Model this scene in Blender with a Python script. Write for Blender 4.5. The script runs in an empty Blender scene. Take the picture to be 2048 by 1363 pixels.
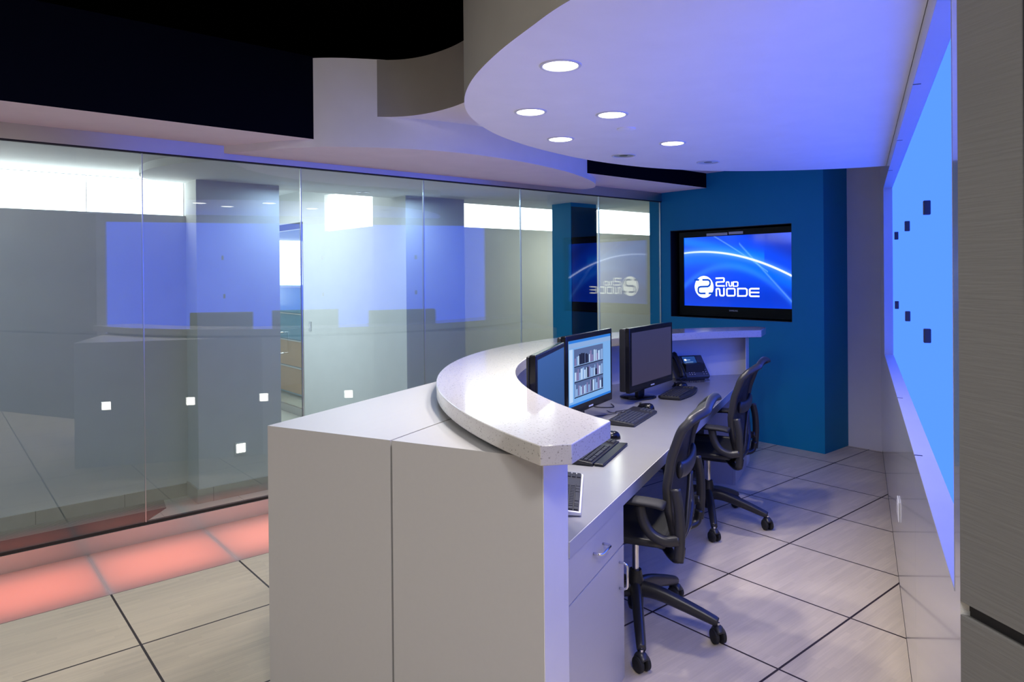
import bpy, bmesh, math, random
from mathutils import Vector, Matrix
random.seed(4)
C = bpy.context.scene.collection
SC = bpy.context.scene
PI = math.pi
A = 0.4098285558679683            # angle of the desk and of the right-hand wall against the tile grid
CA, SA = math.cos(A), math.sin(A)
def W(u, v, z=0.0): return Vector((u*CA - v*SA, u*SA + v*CA, z))

# ------------------------------------------------------------------ geometry helpers
class Geo:
    def __init__(s): s.bm = bmesh.new(); s.mi = 0
    def face(s, vs, mi=None):
        try: f = s.bm.faces.new(vs)
        except ValueError: return None
        f.material_index = s.mi if mi is None else mi
        return f
    def box(s, x0, x1, y0, y1, z0, z1, M=None):
        P = [(x0,y0,z0),(x1,y0,z0),(x1,y1,z0),(x0,y1,z0),(x0,y0,z1),(x1,y0,z1),(x1,y1,z1),(x0,y1,z1)]
        vs = [s.bm.verts.new((M @ Vector(p)) if M else p) for p in P]
        for f in ((0,3,2,1),(4,5,6,7),(0,1,5,4),(1,2,6,5),(2,3,7,6),(3,0,4,7)): s.face([vs[i] for i in f])
        return s
    def prism(s, pts, z0, z1, M=None, top=None, bot=None):
        a = sum(pts[i][0]*pts[(i+1)%len(pts)][1]-pts[(i+1)%len(pts)][0]*pts[i][1] for i in range(len(pts)))
        if a < 0: pts = pts[::-1]
        T = (lambda p: M @ Vector(p)) if M else (lambda p: p)
        lo = [s.bm.verts.new(T((x,y,z0))) for x,y in pts]; hi = [s.bm.verts.new(T((x,y,z1))) for x,y in pts]
        n = len(pts)
        s.face(lo[::-1], bot); s.face(hi, top)
        for i in range(n): s.face([lo[i], lo[(i+1)%n], hi[(i+1)%n], hi[i]])
        return s
    def tube(s, pts, r, n=10, closed=False, cap=True):
        pts = [Vector(p) for p in pts]; m = len(pts); rs = r if isinstance(r,list) else [r]*m
        rings = []; up = None
        for i,p in enumerate(pts):
            if closed: t = pts[(i+1)%m]-pts[i-1]
            else: t = pts[min(i+1,m-1)]-pts[max(i-1,0)]
            t.normalize()
            if up is None:
                up = Vector((0,0,1)) if abs(t.z) < .9 else Vector((1,0,0))
            x = up - t*up.dot(t)
            if x.length < 1e-5: x = Vector((1,0,0)) - t*t.x
            x.normalize(); y = t.cross(x); up = x
            rr = rs[i]; ra, rb = (rr if isinstance(rr,(tuple,list)) else (rr,rr))
            rings.append([s.bm.verts.new(p + x*math.cos(2*PI*k/n)*ra + y*math.sin(2*PI*k/n)*rb) for k in range(n)])
        L = m if closed else m-1
        for i in range(L):
            a, b = rings[i], rings[(i+1)%m]
            for k in range(n): s.face([a[k], a[(k+1)%n], b[(k+1)%n], b[k]])
        if cap and not closed: s.face(rings[0][::-1]); s.face(rings[-1])
        return s
    def lathe(s, prof, n=24, M=None):
        T = (lambda p: M @ Vector(p)) if M else (lambda p: Vector(p))
        rings = []
        for r,z in prof:
            if r < 1e-6: rings.append([s.bm.verts.new(T((0,0,z)))])
            else: rings.append([s.bm.verts.new(T((r*math.cos(2*PI*k/n), r*math.sin(2*PI*k/n), z))) for k in range(n)])
        for a,b in zip(rings, rings[1:]):
            for k in range(n):
                k2 = (k+1)%n
                if len(a)==1 and len(b)==1: continue
                if len(a)==1: s.face([a[0], b[k2], b[k]])
                elif len(b)==1: s.face([a[k], a[k2], b[0]])
                else: s.face([a[k], a[k2], b[k2], b[k]])
        return s
    def grid(s, fn, nu, nv, thick=None):
        V = [[s.bm.verts.new(fn(i/nu, j/nv)) for j in range(nv+1)] for i in range(nu+1)]
        for i in range(nu):
            for j in range(nv): s.face([V[i][j], V[i+1][j], V[i+1][j+1], V[i][j+1]])
        return s
    def build(s, name, mats, parent=None, loc=(0,0,0), rot=(0,0,0), bevel=0, seg=2, smooth=False, solid=0, sub=0, fix=True):
        if fix: bmesh.ops.recalc_face_normals(s.bm, faces=s.bm.faces)
        me = bpy.data.meshes.new(name); s.bm.to_mesh(me); s.bm.free()
        for m in (mats if isinstance(mats,(list,tuple)) else [mats]): me.materials.append(m)
        o = bpy.data.objects.new(name, me); C.objects.link(o)
        o.location = loc; o.rotation_euler = rot
        if parent: o.parent = parent
        if smooth:
            for p in me.polygons: p.use_smooth = True
        if solid:
            m = o.modifiers.new('solid','SOLIDIFY'); m.thickness = solid; m.offset = 0
        if sub:
            m = o.modifiers.new('sub','SUBSURF'); m.levels = sub; m.render_levels = sub
        if bevel:
            m = o.modifiers.new('bevel','BEVEL'); m.width = bevel; m.segments = seg; m.limit_method = 'ANGLE'; m.angle_limit = math.radians(40)
            if not smooth:
                for p in me.polygons: p.use_smooth = True
                w = o.modifiers.new('wn','WEIGHTED_NORMAL'); w.keep_sharp = True
        elif smooth:
            for e in me.edges: pass
        return o

def tag(o, label, cat, group=None):
    o['label'] = label; o['category'] = cat
    if group: o['group'] = group
    return o
def struct(o): o['kind'] = 'structure'; return o
def thing(name, loc, rz, label, cat, group=None):
    o = bpy.data.objects.new(name, None); C.objects.link(o)
    o.location = loc; o.rotation_euler = (0,0,rz); o.empty_display_size = .05
    return tag(o, label, cat, group)
def kids(o): return [c for c in bpy.data.objects if c.parent == o]
def copy_tree(o, parent=None):
    c = o.copy(); C.objects.link(c); c.parent = parent
    for ch in kids(o): copy_tree(ch, c)
    return c
def autosmooth(o, deg=35):
    me = o.data
    bm = bmesh.new(); bm.from_mesh(me)
    for f in bm.faces: f.smooth = True
    for e in bm.edges:
        e.smooth = not (len(e.link_faces)==2 and e.calc_face_angle(0) > math.radians(deg))
    bm.to_mesh(me); bm.free(); return o
def spline(P, n=8, closed=False):
    P = [Vector(p) for p in P]; m = len(P); out = []
    for i in range(m if closed else m-1):
        if closed: a,b,c,d = P[i-1],P[i],P[(i+1)%m],P[(i+2)%m]
        else: a,b,c,d = P[max(i-1,0)],P[i],P[i+1],P[min(i+2,m-1)]
        for k in range(n):
            t = k/n
            out.append(.5*((2*b)+(c-a)*t+(2*a-5*b+4*c-d)*t*t+(3*b-a-3*c+d)*t**3))
    if not closed: out.append(P[-1])
    return out
def arc(cx, cy, r, a0, a1, n): return [(cx+r*math.cos(a0+(a1-a0)*i/n), cy+r*math.sin(a0+(a1-a0)*i/n)) for i in range(n+1)]

# ------------------------------------------------------------------ materials
def newmat(name):
    m = bpy.data.materials.new(name); m.use_nodes = True
    nt = m.node_tree; nt.nodes.clear()
    out = nt.nodes.new('ShaderNodeOutputMaterial'); return m, nt, out
def pbr(name, col, rough=.5, metal=0, coat=0, spec=.5, bump=None, var=None, aniso=None):
    """bump=(scale xyz, strength, distance)  var=(scale xyz, amount)"""
    m, nt, out = newmat(name); N = nt.nodes; L = nt.links
    b = N.new('ShaderNodeBsdfPrincipled'); L.new(b.outputs[0], out.inputs[0])
    b.inputs['Base Color'].default_value = (*col,1); b.inputs['Roughness'].default_value = rough
    b.inputs['Metallic'].default_value = metal; b.inputs['Coat Weight'].default_value = coat
    b.inputs['Coat Roughness'].default_value = .06; b.inputs['Specular IOR Level'].default_value = spec
    tc = N.new('ShaderNodeTexCoord')
    def noise(sc, detail=4):
        mp = N.new('ShaderNodeMapping'); mp.inputs['Scale'].default_value = sc; L.new(tc.outputs['Object'], mp.inputs[0])
        n = N.new('ShaderNodeTexNoise'); n.inputs['Scale'].default_value = 1; n.inputs['Detail'].default_value = detail
        L.new(mp.outputs[0], n.inputs['Vector']); return n
    v = var or ((6,6,6),.05)
    n = noise(v[0]); r = N.new('ShaderNodeMapRange'); r.inputs['To Min'].default_value = 1-v[1]; r.inputs['To Max'].default_value = 1+v[1]
    L.new(n.outputs['Fac'], r.inputs['Value'])
    mx = N.new('ShaderNodeVectorMath'); mx.operation = 'SCALE'; mx.inputs[0].default_value = col
    L.new(r.outputs[0], mx.inputs['Scale']); L.new(mx.outputs[0], b.inputs['Base Color'])
    if bump:
        n = noise(bump[0]); bp = N.new('ShaderNodeBump'); bp.inputs['Strength'].default_value = bump[1]; bp.inputs['Distance'].default_value = bump[2]
        L.new(n.outputs['Fac'], bp.inputs['Height']); L.new(bp.outputs[0], b.inputs['Normal'])
    if aniso is not None:
        b.inputs['Anisotropic'].default_value = aniso[0]; b.inputs['Anisotropic Rotation'].default_value = aniso[1]
        t = N.new('ShaderNodeTangent'); t.direction_type = 'RADIAL'; t.axis = 'Z'; L.new(t.outputs[0], b.inputs['Tangent'])
    return m
def emit(name, col, s):
    m, nt, out = newmat(name); e = nt.nodes.new('ShaderNodeEmission')
    e.inputs[0].default_value = (*col,1); e.inputs[1].default_value = s; nt.links.new(e.outputs[0], out.inputs[0]); return m

class X:      # tiny node-expression helper
    def __init__(s, nt, sock): s.nt, s.s = nt, sock
    def op(s, o, *b):
        n = s.nt.nodes.new('ShaderNodeMath'); n.operation = o
        for i,x in enumerate((s,)+b):
            if isinstance(x, X): s.nt.links.new(x.s, n.inputs[i])
            else: n.inputs[i].default_value = x
        return X(s.nt, n.outputs[0])
    def __add__(s,b): return s.op('ADD',b)
    __radd__ = __add__
    def __sub__(s,b): return s.op('SUBTRACT',b)
    def __mul__(s,b): return s.op('MULTIPLY',b)
    __rmul__ = __mul__
    def __truediv__(s,b): return s.op('DIVIDE',b)
    def pw(s,b): return s.op('POWER',b)

M_LAM   = pbr('laminate_grey', (.47,.465,.475), .38, spec=.5, var=((2,60,60),.02), bump=((3,3,400),.05,.001))
M_LAMW  = pbr('laminate_white', (.74,.74,.76), .35)
M_WORK  = pbr('worktop_laminate', (.26,.26,.265), .22, spec=.6)
M_EDGE  = pbr('worktop_edge', (.42,.42,.44), .4)
M_WHITE = pbr('white_paint', (.86,.85,.86), .75)
M_SOFF  = pbr('soffit_paint', (.93,.87,.90), .8)
M_TAUPE = pbr('taupe_paint', (.32,.305,.28), .85)
M_NAVY  = pbr('navy_paint', (.0012,.002,.007), .9, spec=.05)
M_BLACK = pbr('black_void', (.002,.002,.002), .95, spec=0)
M_BLUE  = pbr('blue_paint', (.001,.22,.40), .6, spec=.3)
M_BACK  = pbr('grey_lavender_paint', (.78,.76,.78), .75)
M_CLAD  = pbr('glossy_white_cladding', (.45,.45,.46), .14, coat=.6, spec=.6, var=((3,3,3),.01))
M_REV   = pbr('recess_lining', (.45,.44,.46), .5)
M_GAP   = pbr('dark_joint', (.012,.010,.010), .7)
M_STEEL = pbr('brushed_steel', (.62,.60,.60), .32, metal=1, aniso=(.85,.25), bump=((4,4,600),.04,.0005))
M_CHROME= pbr('chrome', (.75,.75,.78), .12, metal=1)
M_ALU   = pbr('satin_aluminium', (.60,.60,.62), .3, metal=1)
M_BLK   = pbr('black_plastic', (.012,.012,.014), .38)
M_BLKG  = pbr('gloss_black_plastic', (.004,.004,.006), .18, coat=.1, spec=.35)
M_GRAPH = pbr('graphite_plastic', (.024,.024,.027), .34)
M_RUB   = pbr('rubber', (.012,.012,.013), .7)
M_KEY   = pbr('key_plastic', (.028,.028,.033), .4)
M_BEZ   = pbr('television_bezel', (.003,.003,.004), .35, spec=.12)
M_PHONE = pbr('phone_plastic', (.045,.055,.085), .35)
M_KEYL  = pbr('key_plastic_satin', (.05,.055,.075), .35)
M_SILV  = pbr('silver_plastic', (.62,.62,.66), .35)
M_DIM   = pbr('unlit_reflector', (.45,.48,.60), .35, metal=1)
M_BOX   = pbr('clerestory_frame', (.8,.8,.82), .6)
M_CWALL = pbr('corridor_paint', (.60,.61,.60), .8)
M_CCEIL = pbr('corridor_ceiling_paint', (.82,.84,.84), .8)
M_STBASE= pbr('stone_base', (.33,.32,.28), .5, var=((12,12,12),.12))
M_MAT   = pbr('entrance_mat', (.008,.007,.009), .9)
M_CAB   = pbr('filing_cabinet_blue', (.10,.32,.52), .35)
M_ORG   = pbr('orange_wood', (.55,.30,.15), .5)
M_STRIP = pbr('pale_strip_grey', (.6,.62,.66), .6)
M_SWPL  = pbr('switch_plastic', (.45,.46,.48), .4)
M_LAMP  = emit('downlight_lens_glow', (1,.97,.93), 7)
M_STEP  = emit('step_light_glow', (1,.95,.90), 9)
M_STEPD = emit('step_light_glow_corridor', (1,.97,.93), 4)
M_DAY   = emit('daylit_window_pane', (.90,.96,1), 4.0)
M_FILLW  = emit('fill_window_glow', (.72,.86,1), 2.0)
M_NICHE = emit('blue_backlit_glass', (.036,.112,1.0), 3.1)

def stone():
    m, nt, out = newmat('white_quartz_stone'); N, L = nt.nodes, nt.links
    b = N.new('ShaderNodeBsdfPrincipled'); L.new(b.outputs[0], out.inputs[0])
    b.inputs['Roughness'].default_value = .16; b.inputs['Coat Weight'].default_value = .3; b.inputs['Coat Roughness'].default_value = .05
    tc = N.new('ShaderNodeTexCoord')
    def speck(scale, lo, hi):
        v = N.new('ShaderNodeTexVoronoi'); v.inputs['Scale'].default_value = scale; L.new(tc.outputs['Object'], v.inputs['Vector'])
        n = N.new('ShaderNodeTexWhiteNoise'); L.new(v.outputs['Position'], n.inputs['Vector'])
        d = X(nt, v.outputs['Distance']).op('LESS_THAN', .36)
        return d * X(nt, n.outputs['Value']).op('LESS_THAN', lo)
    s1 = speck(150, .18, 0); s2 = speck(320, .22, 0)
    mx = N.new('ShaderNodeMix'); mx.data_type = 'RGBA'; mx.inputs['A'].default_value = (.52,.50,.485,1); mx.inputs['B'].default_value = (.16,.145,.13,1)
    L.new((s1*.55 + s2*.35).op('MINIMUM', 1.0).s, mx.inputs['Factor'])
    L.new(mx.outputs['Result'], b.inputs['Base Color']); return m
M_STONE = stone()

def floor_mat():
    m, nt, out = newmat('wood_grain_floor_tiles'); N, L = nt.nodes, nt.links
    b = N.new('ShaderNodeBsdfPrincipled'); L.new(b.outputs[0], out.inputs[0])
    tc = N.new('ShaderNodeTexCoord'); sp = N.new('ShaderNodeSeparateXYZ'); L.new(tc.outputs['Object'], sp.inputs[0])
    x, y = X(nt, sp.outputs[0]), X(nt, sp.outputs[1])
    def edge(a, off, p):
        f = ((a - off)/p).op('FRACT'); f = f.op('MINIMUM', f.op('MULTIPLY', -1.0) + 1.0)
        return (f*p).op('LESS_THAN', .0048)
    line = edge(x, .075-6.087, .6087).op('MAXIMUM', edge(y, .189-6.085, .6085))
    def noise(sc, det=5, rough=.6):
        mp = N.new('ShaderNodeMapping'); mp.inputs['Scale'].default_value = sc; L.new(tc.outputs['Object'], mp.inputs[0])
        n = N.new('ShaderNodeTexNoise'); n.inputs['Scale'].default_value = 1; n.inputs['Detail'].default_value = det; n.inputs['Roughness'].default_value = rough
        L.new(mp.outputs[0], n.inputs[0]); return X(nt, n.outputs['Fac'])
    # narrow staves running along x, each its own tone
    st = N.new('ShaderNodeCombineXYZ')
    row = (y/.022).op('FLOOR'); L.new(row.s, st.inputs[1])
    wn0 = N.new('ShaderNodeTexWhiteNoise'); wn0.noise_dimensions='1D'; L.new(row.s, wn0.inputs['W'])
    L.new(((x/.30) + X(nt, wn0.outputs['Value'])*7.0).op('FLOOR').s, st.inputs[0])
    wn = N.new('ShaderNodeTexWhiteNoise'); L.new(st.outputs[0], wn.inputs['Vector'])
    tone = X(nt, wn.outputs['Value'])*.22 + noise((5,130,1))*.6 + noise((2.2,14,1))*.35 + noise((.8,.8,1),2)*.2
    rmp = N.new('ShaderNodeMapRange'); rmp.inputs['From Min'].default_value = .30; rmp.inputs['From Max'].default_value = 1.25; L.new(tone.s, rmp.inputs[0])
    c1 = N.new('ShaderNodeMix'); c1.data_type = 'RGBA'; c1.inputs['A'].default_value = (.50,.425,.33,1); c1.inputs['B'].default_value = (.77,.66,.50,1)
    L.new(rmp.outputs[0], c1.inputs['Factor'])
    c2 = N.new('ShaderNodeMix'); c2.data_type = 'RGBA'; c2.inputs['B'].default_value = (.035,.022,.018,1)
    L.new(line.s, c2.inputs['Factor']); L.new(c1.outputs['Result'], c2.inputs['A']); L.new(c2.outputs['Result'], b.inputs['Base Color'])
    L.new((noise((4,60,1))*.15 + .38).s, b.inputs['Roughness']); b.inputs['Specular IOR Level'].default_value = .35
    return m
M_FLOOR = floor_mat()

def stone_tile(name, col, px, py, ox, oy, gap=.004, axis=(0,1)):
    m, nt, out = newmat(name); N, L = nt.nodes, nt.links
    b = N.new('ShaderNodeBsdfPrincipled'); L.new(b.outputs[0], out.inputs[0]); b.inputs['Roughness'].default_value = .35
    tc = N.new('ShaderNodeTexCoord'); sp = N.new('ShaderNodeSeparateXYZ'); L.new(tc.outputs['Object'], sp.inputs[0])
    def edge(a, off, p):
        f = ((a - off)/p).op('FRACT'); f = f.op('MINIMUM', f.op('MULTIPLY', -1.0) + 1.0); return (f*p).op('LESS_THAN', gap/2)
    ln = edge(X(nt, sp.outputs[0]), ox, px)
    if py: ln = ln.op('MAXIMUM', edge(X(nt, sp.outputs[1]), oy, py))
    n = N.new('ShaderNodeTexNoise'); n.inputs['Scale'].default_value = 9; L.new(tc.outputs['Object'], n.inputs[0])
    c1 = N.new('ShaderNodeMix'); c1.data_type = 'RGBA'; c1.inputs['A'].default_value = (*[c*.88 for c in col],1); c1.inputs['B'].default_value = (*[c*1.1 for c in col],1)
    L.new(n.outputs['Fac'], c1.inputs['Factor'])
    c2 = N.new('ShaderNodeMix'); c2.data_type = 'RGBA'; c2.inputs['B'].default_value = (*[c*.35 for c in col],1)
    L.new(ln.s, c2.inputs['Factor']); L.new(c1.outputs['Result'], c2.inputs['A']); L.new(c2.outputs['Result'], b.inputs['Base Color']); return m
M_CTILE = stone_tile('corridor_stone_tiles', (.42,.40,.34), .6, .6, -9+.2, -9+.1)
M_CBASE = stone_tile('stone_baseboard', (.34,.33,.29), .589, 0, -6+.626-.589*0+.11, 0)
def stripes():
    m, nt, out = newmat('ribbed_grille'); N, L = nt.nodes, nt.links
    b = N.new('ShaderNodeBsdfPrincipled'); L.new(b.outputs[0], out.inputs[0]); b.inputs['Roughness'].default_value = .5
    tc = N.new('ShaderNodeTexCoord'); sp = N.new('ShaderNodeSeparateXYZ'); L.new(tc.outputs['Object'], sp.inputs[0])
    f = ((X(nt, sp.outputs[1])+20.0)/.028).op('FRACT').op('LESS_THAN', .35)
    c = N.new('ShaderNodeMix'); c.data_type='RGBA'; c.inputs['A'].default_value=(.26,.23,.19,1); c.inputs['B'].default_value=(.05,.045,.04,1)
    L.new(f.s, c.inputs['Factor']); L.new(c.outputs['Result'], b.inputs['Base Color']); return m
M_RIB = stripes()

def glass():
    m, nt, out = newmat('clear_partition_glass'); N, L = nt.nodes, nt.links
    g = N.new('ShaderNodeNewGeometry'); d = N.new('ShaderNodeVectorMath'); d.operation = 'DOT_PRODUCT'
    L.new(g.outputs['Incoming'], d.inputs[0]); L.new(g.outputs['Normal'], d.inputs[1])
    c = X(nt, d.outputs['Value']).op('ABSOLUTE')
    f = (c.op('MULTIPLY', -1.0) + 1.0).pw(5.0)*.92 + .08
    tr = N.new('ShaderNodeBsdfTransparent'); tr.inputs[0].default_value = (.93,.97,.955,1)
    gl = N.new('ShaderNodeBsdfGlossy'); gl.inputs['Roughness'].default_value = 0; gl.inputs[0].default_value = (1,1,1,1)
    mx = N.new('ShaderNodeMixShader'); L.new(f.s, mx.inputs[0]); L.new(tr.outputs[0], mx.inputs[1]); L.new(gl.outputs[0], mx.inputs[2])
    L.new(mx.outputs[0], out.inputs[0]); return m
M_GLASS = glass()
def transl():
    m, nt, out = newmat('frosted_acrylic_top'); N, L = nt.nodes, nt.links
    t = N.new('ShaderNodeBsdfTranslucent'); t.inputs[0].default_value = (.9,.88,.87,1)
    d = N.new('ShaderNodeBsdfDiffuse'); d.inputs[0].default_value = (.50,.46,.47,1)
    a = N.new('ShaderNodeMixShader'); a.inputs[0].default_value = .45; L.new(t.outputs[0], a.inputs[1]); L.new(d.outputs[0], a.inputs[2])
    g = N.new('ShaderNodeBsdfGlossy'); g.inputs['Roughness'].default_value = .25
    b = N.new('ShaderNodeMixShader'); b.inputs[0].default_value = .05; L.new(a.outputs[0], b.inputs[1]); L.new(g.outputs[0], b.inputs[2])
    L.new(b.outputs[0], out.inputs[0]); return m
M_TRL = transl()
m, nt, out = newmat('acrylic_clear_side'); t = nt.nodes.new('ShaderNodeBsdfTransparent'); nt.links.new(t.outputs[0], out.inputs[0]); M_CLR = m

def pillar_mat():
    m, nt, out = newmat('ribbed_wall_covering'); N, L = nt.nodes, nt.links
    b = N.new('ShaderNodeBsdfPrincipled'); L.new(b.outputs[0], out.inputs[0])
    b.inputs['Base Color'].default_value = (.36,.345,.32,1); b.inputs['Roughness'].default_value = .6
    tc = N.new('ShaderNodeTexCoord'); mp = N.new('ShaderNodeMapping'); mp.inputs['Scale'].default_value = (9,9,170); L.new(tc.outputs['Object'], mp.inputs[0])
    n = N.new('ShaderNodeTexNoise'); n.inputs['Scale'].default_value = 1; n.inputs['Detail'].default_value = 2; L.new(mp.outputs[0], n.inputs[0])
    bp = N.new('ShaderNodeBump'); bp.inputs['Strength'].default_value = .4; bp.inputs['Distance'].default_value = .002
    L.new(n.outputs['Fac'], bp.inputs['Height']); L.new(bp.outputs[0], b.inputs['Normal'])
    c = N.new('ShaderNodeMix'); c.data_type='RGBA'; c.inputs['A'].default_value=(.145,.142,.138,1); c.inputs['B'].default_value=(.172,.169,.162,1)
    L.new(n.outputs['Fac'], c.inputs['Factor']); L.new(c.outputs['Result'], b.inputs['Base Color']); return m
M_PILL = pillar_mat()

# ------------------------------------------------------------------ room shell
ZC = 2.21                                    # underside of the canopy
# raised floor with the light trough left open
g = Geo(); g.box(-3,6.3,-4,3.839,-.06,0); g.box(-3,6.3,3.839,4.474,-.22,-.16); g.box(-3,6.3,3.827,3.839,-.16,-.06)
struct(g.build('floor', M_FLOOR))
# black plenum
g = Geo(); g.box(-3,6.4,-4,4.66,3.25,3.3); g.box(-3,6.4,4.61,4.66,2.75,3.25); struct(g.build('ceiling', M_BLACK))
# walls that close the room behind the camera
g = Geo(); g.box(-3.1,-3,-4,4.6,-.05,3.25); struct(g.build('wall_left', M_TAUPE))
g = Geo(); g.box(-3,1.2,-4.1,-4,-.05,3.25); struct(g.build('wall_rear', M_TAUPE))
# far back wall (pale) behind the blue one
g = Geo(); g.box(6.20,6.3,2.0,4.60,0,3.25); struct(g.build('wall_back', M_BACK))
# blue wall with the television recess
X0, X1 = 5.77, 6.2
for y0,y1,z0,z1 in ((2.80,3.082,0,2.9),(4.37,4.48,0,2.9),(3.082,4.37,0,1.09),(3.082,4.37,1.951,2.9),(4.48,4.63,-.3,2.9)):
    struct(Geo().box(X0,X1,y0,y1,z0,z1).build('wall_blue', M_BLUE))
g = Geo(); g.box(X1-.03,X1-.001,3.082,4.37,1.09,1.951)
g.box(X0+.004,X1-.03,3.082,3.086,1.09,1.951); g.box(X0+.004,X1-.03,4.366,4.37,1.09,1.951); g.box(X0+.004,X1-.03,3.086,4.366,1.09,1.094); g.box(X0+.004,X1-.03,3.086,4.366,1.947,1.951)
struct(g.build('trim_1', M_BLK))

# --- dark bulkhead above the glass wall: navy front, pale underside
g = Geo(); g.mi = 0; g.box(-3,5.77,3.94,4.60,2.341,2.83)
for f in g.bm.faces:
    if f.calc_center_median().z < 2.342: f.material_index = 1
struct(g.build('wall_bulkhead', [M_NAVY, M_SOFF]))
g = Geo(); g.box(-3,5.77,4.474,4.52,2.256,2.341); struct(g.build('trim_2', M_STEEL))
g = Geo(); g.box(-3,5.77,4.4735,4.50,2.248,2.2565); struct(g.build('trim_3', M_GAP))
# --- curved drop below / in front of the bulkhead
LENS = [(1.44,4.474),(1.544,4.30),(1.652,4.116),(1.832,3.895),(2.081,3.735),(2.30,3.64),(2.516,3.588),(2.70,3.570),(2.918,3.578),(3.20,3.615),(3.467,3.68),(3.72,3.758),(3.959,3.86),(4.18,3.97),(4.361,4.085),(4.50,4.20),(4.585,4.30),(4.615,4.39),(4.60,4.45),(4.56,4.474)]
L2 = [(p.x,p.y) for p in spline([(a,b,0) for a,b in LENS], 6)]
g = Geo(); g.mi = 0; g.prism(L2, 2.294, 2.822, bot=1)
struct(autosmooth(g.build('ceiling_curved_drop', [M_WHITE, M_SOFF])))
# --- upper soffit with the concave taupe edge
TA = [(2.08,3.737),(2.15,3.690),(2.215,3.62),(2.262,3.53),(2.292,3.42),(2.306,3.28),(2.300,3.15),(2.27,2.95),(2.20,2.70),(2.1,2.45)]
TA2 = [(p.x,p.y) for p in spline([(a,b,0) for a,b in TA], 5)]
inner = [(x,y+.004) for x,y in L2 if 2.085 < x < 4.1]
poly = TA2 + [(2.2,2.2),(6.2,2.0),(6.2,3.94)] + inner[::-1]
g = Geo(); g.mi = 0; g.prism(poly, 2.479, 2.82, bot=1)
struct(autosmooth(g.build('ceiling_upper_soffit', [M_TAUPE, M_WHITE])))
# --- big round canopy
CAN = [(1.33,-.157),(1.36,.05),(1.45,.33),(1.63,.641),(1.76,.812),(1.929,1.01),(2.136,1.21),(2.364,1.375),(2.60,1.490),(2.88,1.562),(3.187,1.585),(3.58,1.548),(4.033,1.432),(4.46,1.215),(4.77,.93),(4.955,.645),(5.08,.34),(5.145,.053),(5.155,-.157)]
CAN2 = [(p.x,p.y) for p in spline([(a,b,0) for a,b in CAN], 6)]
g = Geo(); g.mi = 0; g.prism(CAN2, ZC, 3.24, bot=1)
struct(autosmooth(g.build('ceiling_round_canopy', [M_TAUPE, M_WHITE], rot=(0,0,A)), 25))

# --- right-hand wall with the long blue recess (uv frame)
V0 = -.158; VB = -.214; UN, UF, UE = 1.56, 5.75, 6.69; ZS, ZT = .922, 2.132; UC = 1.476
g = Geo()
edges = [1.476,2.64,3.80,4.96,6.12,6.69]
for a,b in zip(edges, edges[1:]):
    g.box(a+.0012,b-.0012,V0-.20,V0,0.075,ZS)
    if a>=2.6 or a<1.5: pass
for a,b in zip([1.476,2.60,3.68,4.76,5.84],[2.60,3.68,4.76,5.84,6.69]): g.box(a+.0012,b-.0012,V0-.20,V0,ZT,2.45)
g.box(1.478,UN,V0-.20,V0,ZS,ZT); g.box(UF,6.69,V0-.20,V0,ZS,ZT)
struct(g.build('wall_right', M_CLAD, rot=(0,0,A)))
g = Geo(); g.box(1.49,6.69,V0-.24,V0-.006,.0,ZS-.006); g.box(1.49,6.69,V0-.24,V0-.006,ZT+.006,2.44); struct(g.build('trim_4', M_GAP, rot=(0,0,A)))
g = Geo(); g.box(1.478,6.69,V0-.10,V0-.008,0,.078); struct(g.build('baseboard_right', M_CLAD, rot=(0,0,A)))
# recess lining: sill, head, two jambs
g = Geo(); g.box(UN,UF,VB-.02,V0+.0005,ZS-.001,ZS+.003); g.box(UN,UF,VB-.02,V0+.0005,ZT-.003,ZT+.001)
g.box(UN-.001,UN+.003,VB-.02,V0+.0005,ZS,ZT); g.box(UF-.003,UF+.001,VB-.02,V0+.0005,ZS,ZT)
struct(g.build('trim_5', M_REV, rot=(0,0,A)))
g = Geo()
for u in (2.64,3.80): g.box(u-.003,u+.003,V0-.022,V0+.0012,ZS+.0028,ZS+.0042)
for u in (2.60,3.68,4.76): g.box(u-.003,u+.003,V0-.022,V0+.0012,ZT-.0042,ZT-.0028)
struct(g.build('trim_6', M_GAP, rot=(0,0,A)))
# the backlit glass itself
t = thing('light_wall_panel', W(3.65,VB,ZS), A, 'long blue backlit glass panel glowing in the recess of the right wall', 'light panel')
for a,b in zip([UN-3.65+.003,2.72-3.65,3.80-3.65,4.89-3.65],[2.72-3.65,3.80-3.65,4.89-3.65,UF-3.65-.003]):
    Geo().box(a+.0004,b-.0004,-.012,0,.004,ZT-ZS-.004).build('glass_pane', M_NICHE, t)
n = 0
CL = [(2.72,1.74,'nearest clip of the upper row'),(3.80,1.74,'middle clip of the upper row'),(4.89,1.744,'farthest clip of the upper row'),
      (2.735,1.31,'nearest clip of the lower row'),(3.805,1.314,'middle clip of the lower row'),(4.89,1.32,'farthest clip of the lower row')]
for u,z,w in CL:
    o = Geo().box(-.010,.010,0,.022,-.024,.024).build('glass_clip', M_GRAPH, loc=W(u,VB+.0005,z), rot=(0,0,A), bevel=.003)
    tag(o, 'small dark metal clip on the blue light wall, ' + w, 'clip', 'clips holding the blue glass panel')
# white plate standing in for reflections in the lower cladding
t = thing('wall_reflection', W(3.72,V0,.42), A, 'small white plate standing in for reflections low on the glossy right wall', 'painted reflection')
Geo().box(-.06,.06,0,.006,-.045,.045).build('reflection_plate', M_LAMW, t, bevel=.002)
for s_ in (-.028,.028): Geo().box(s_-.018,s_+.018,.006,.008,-.03,.03).build('reflection_face', M_SILV, t)

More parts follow.
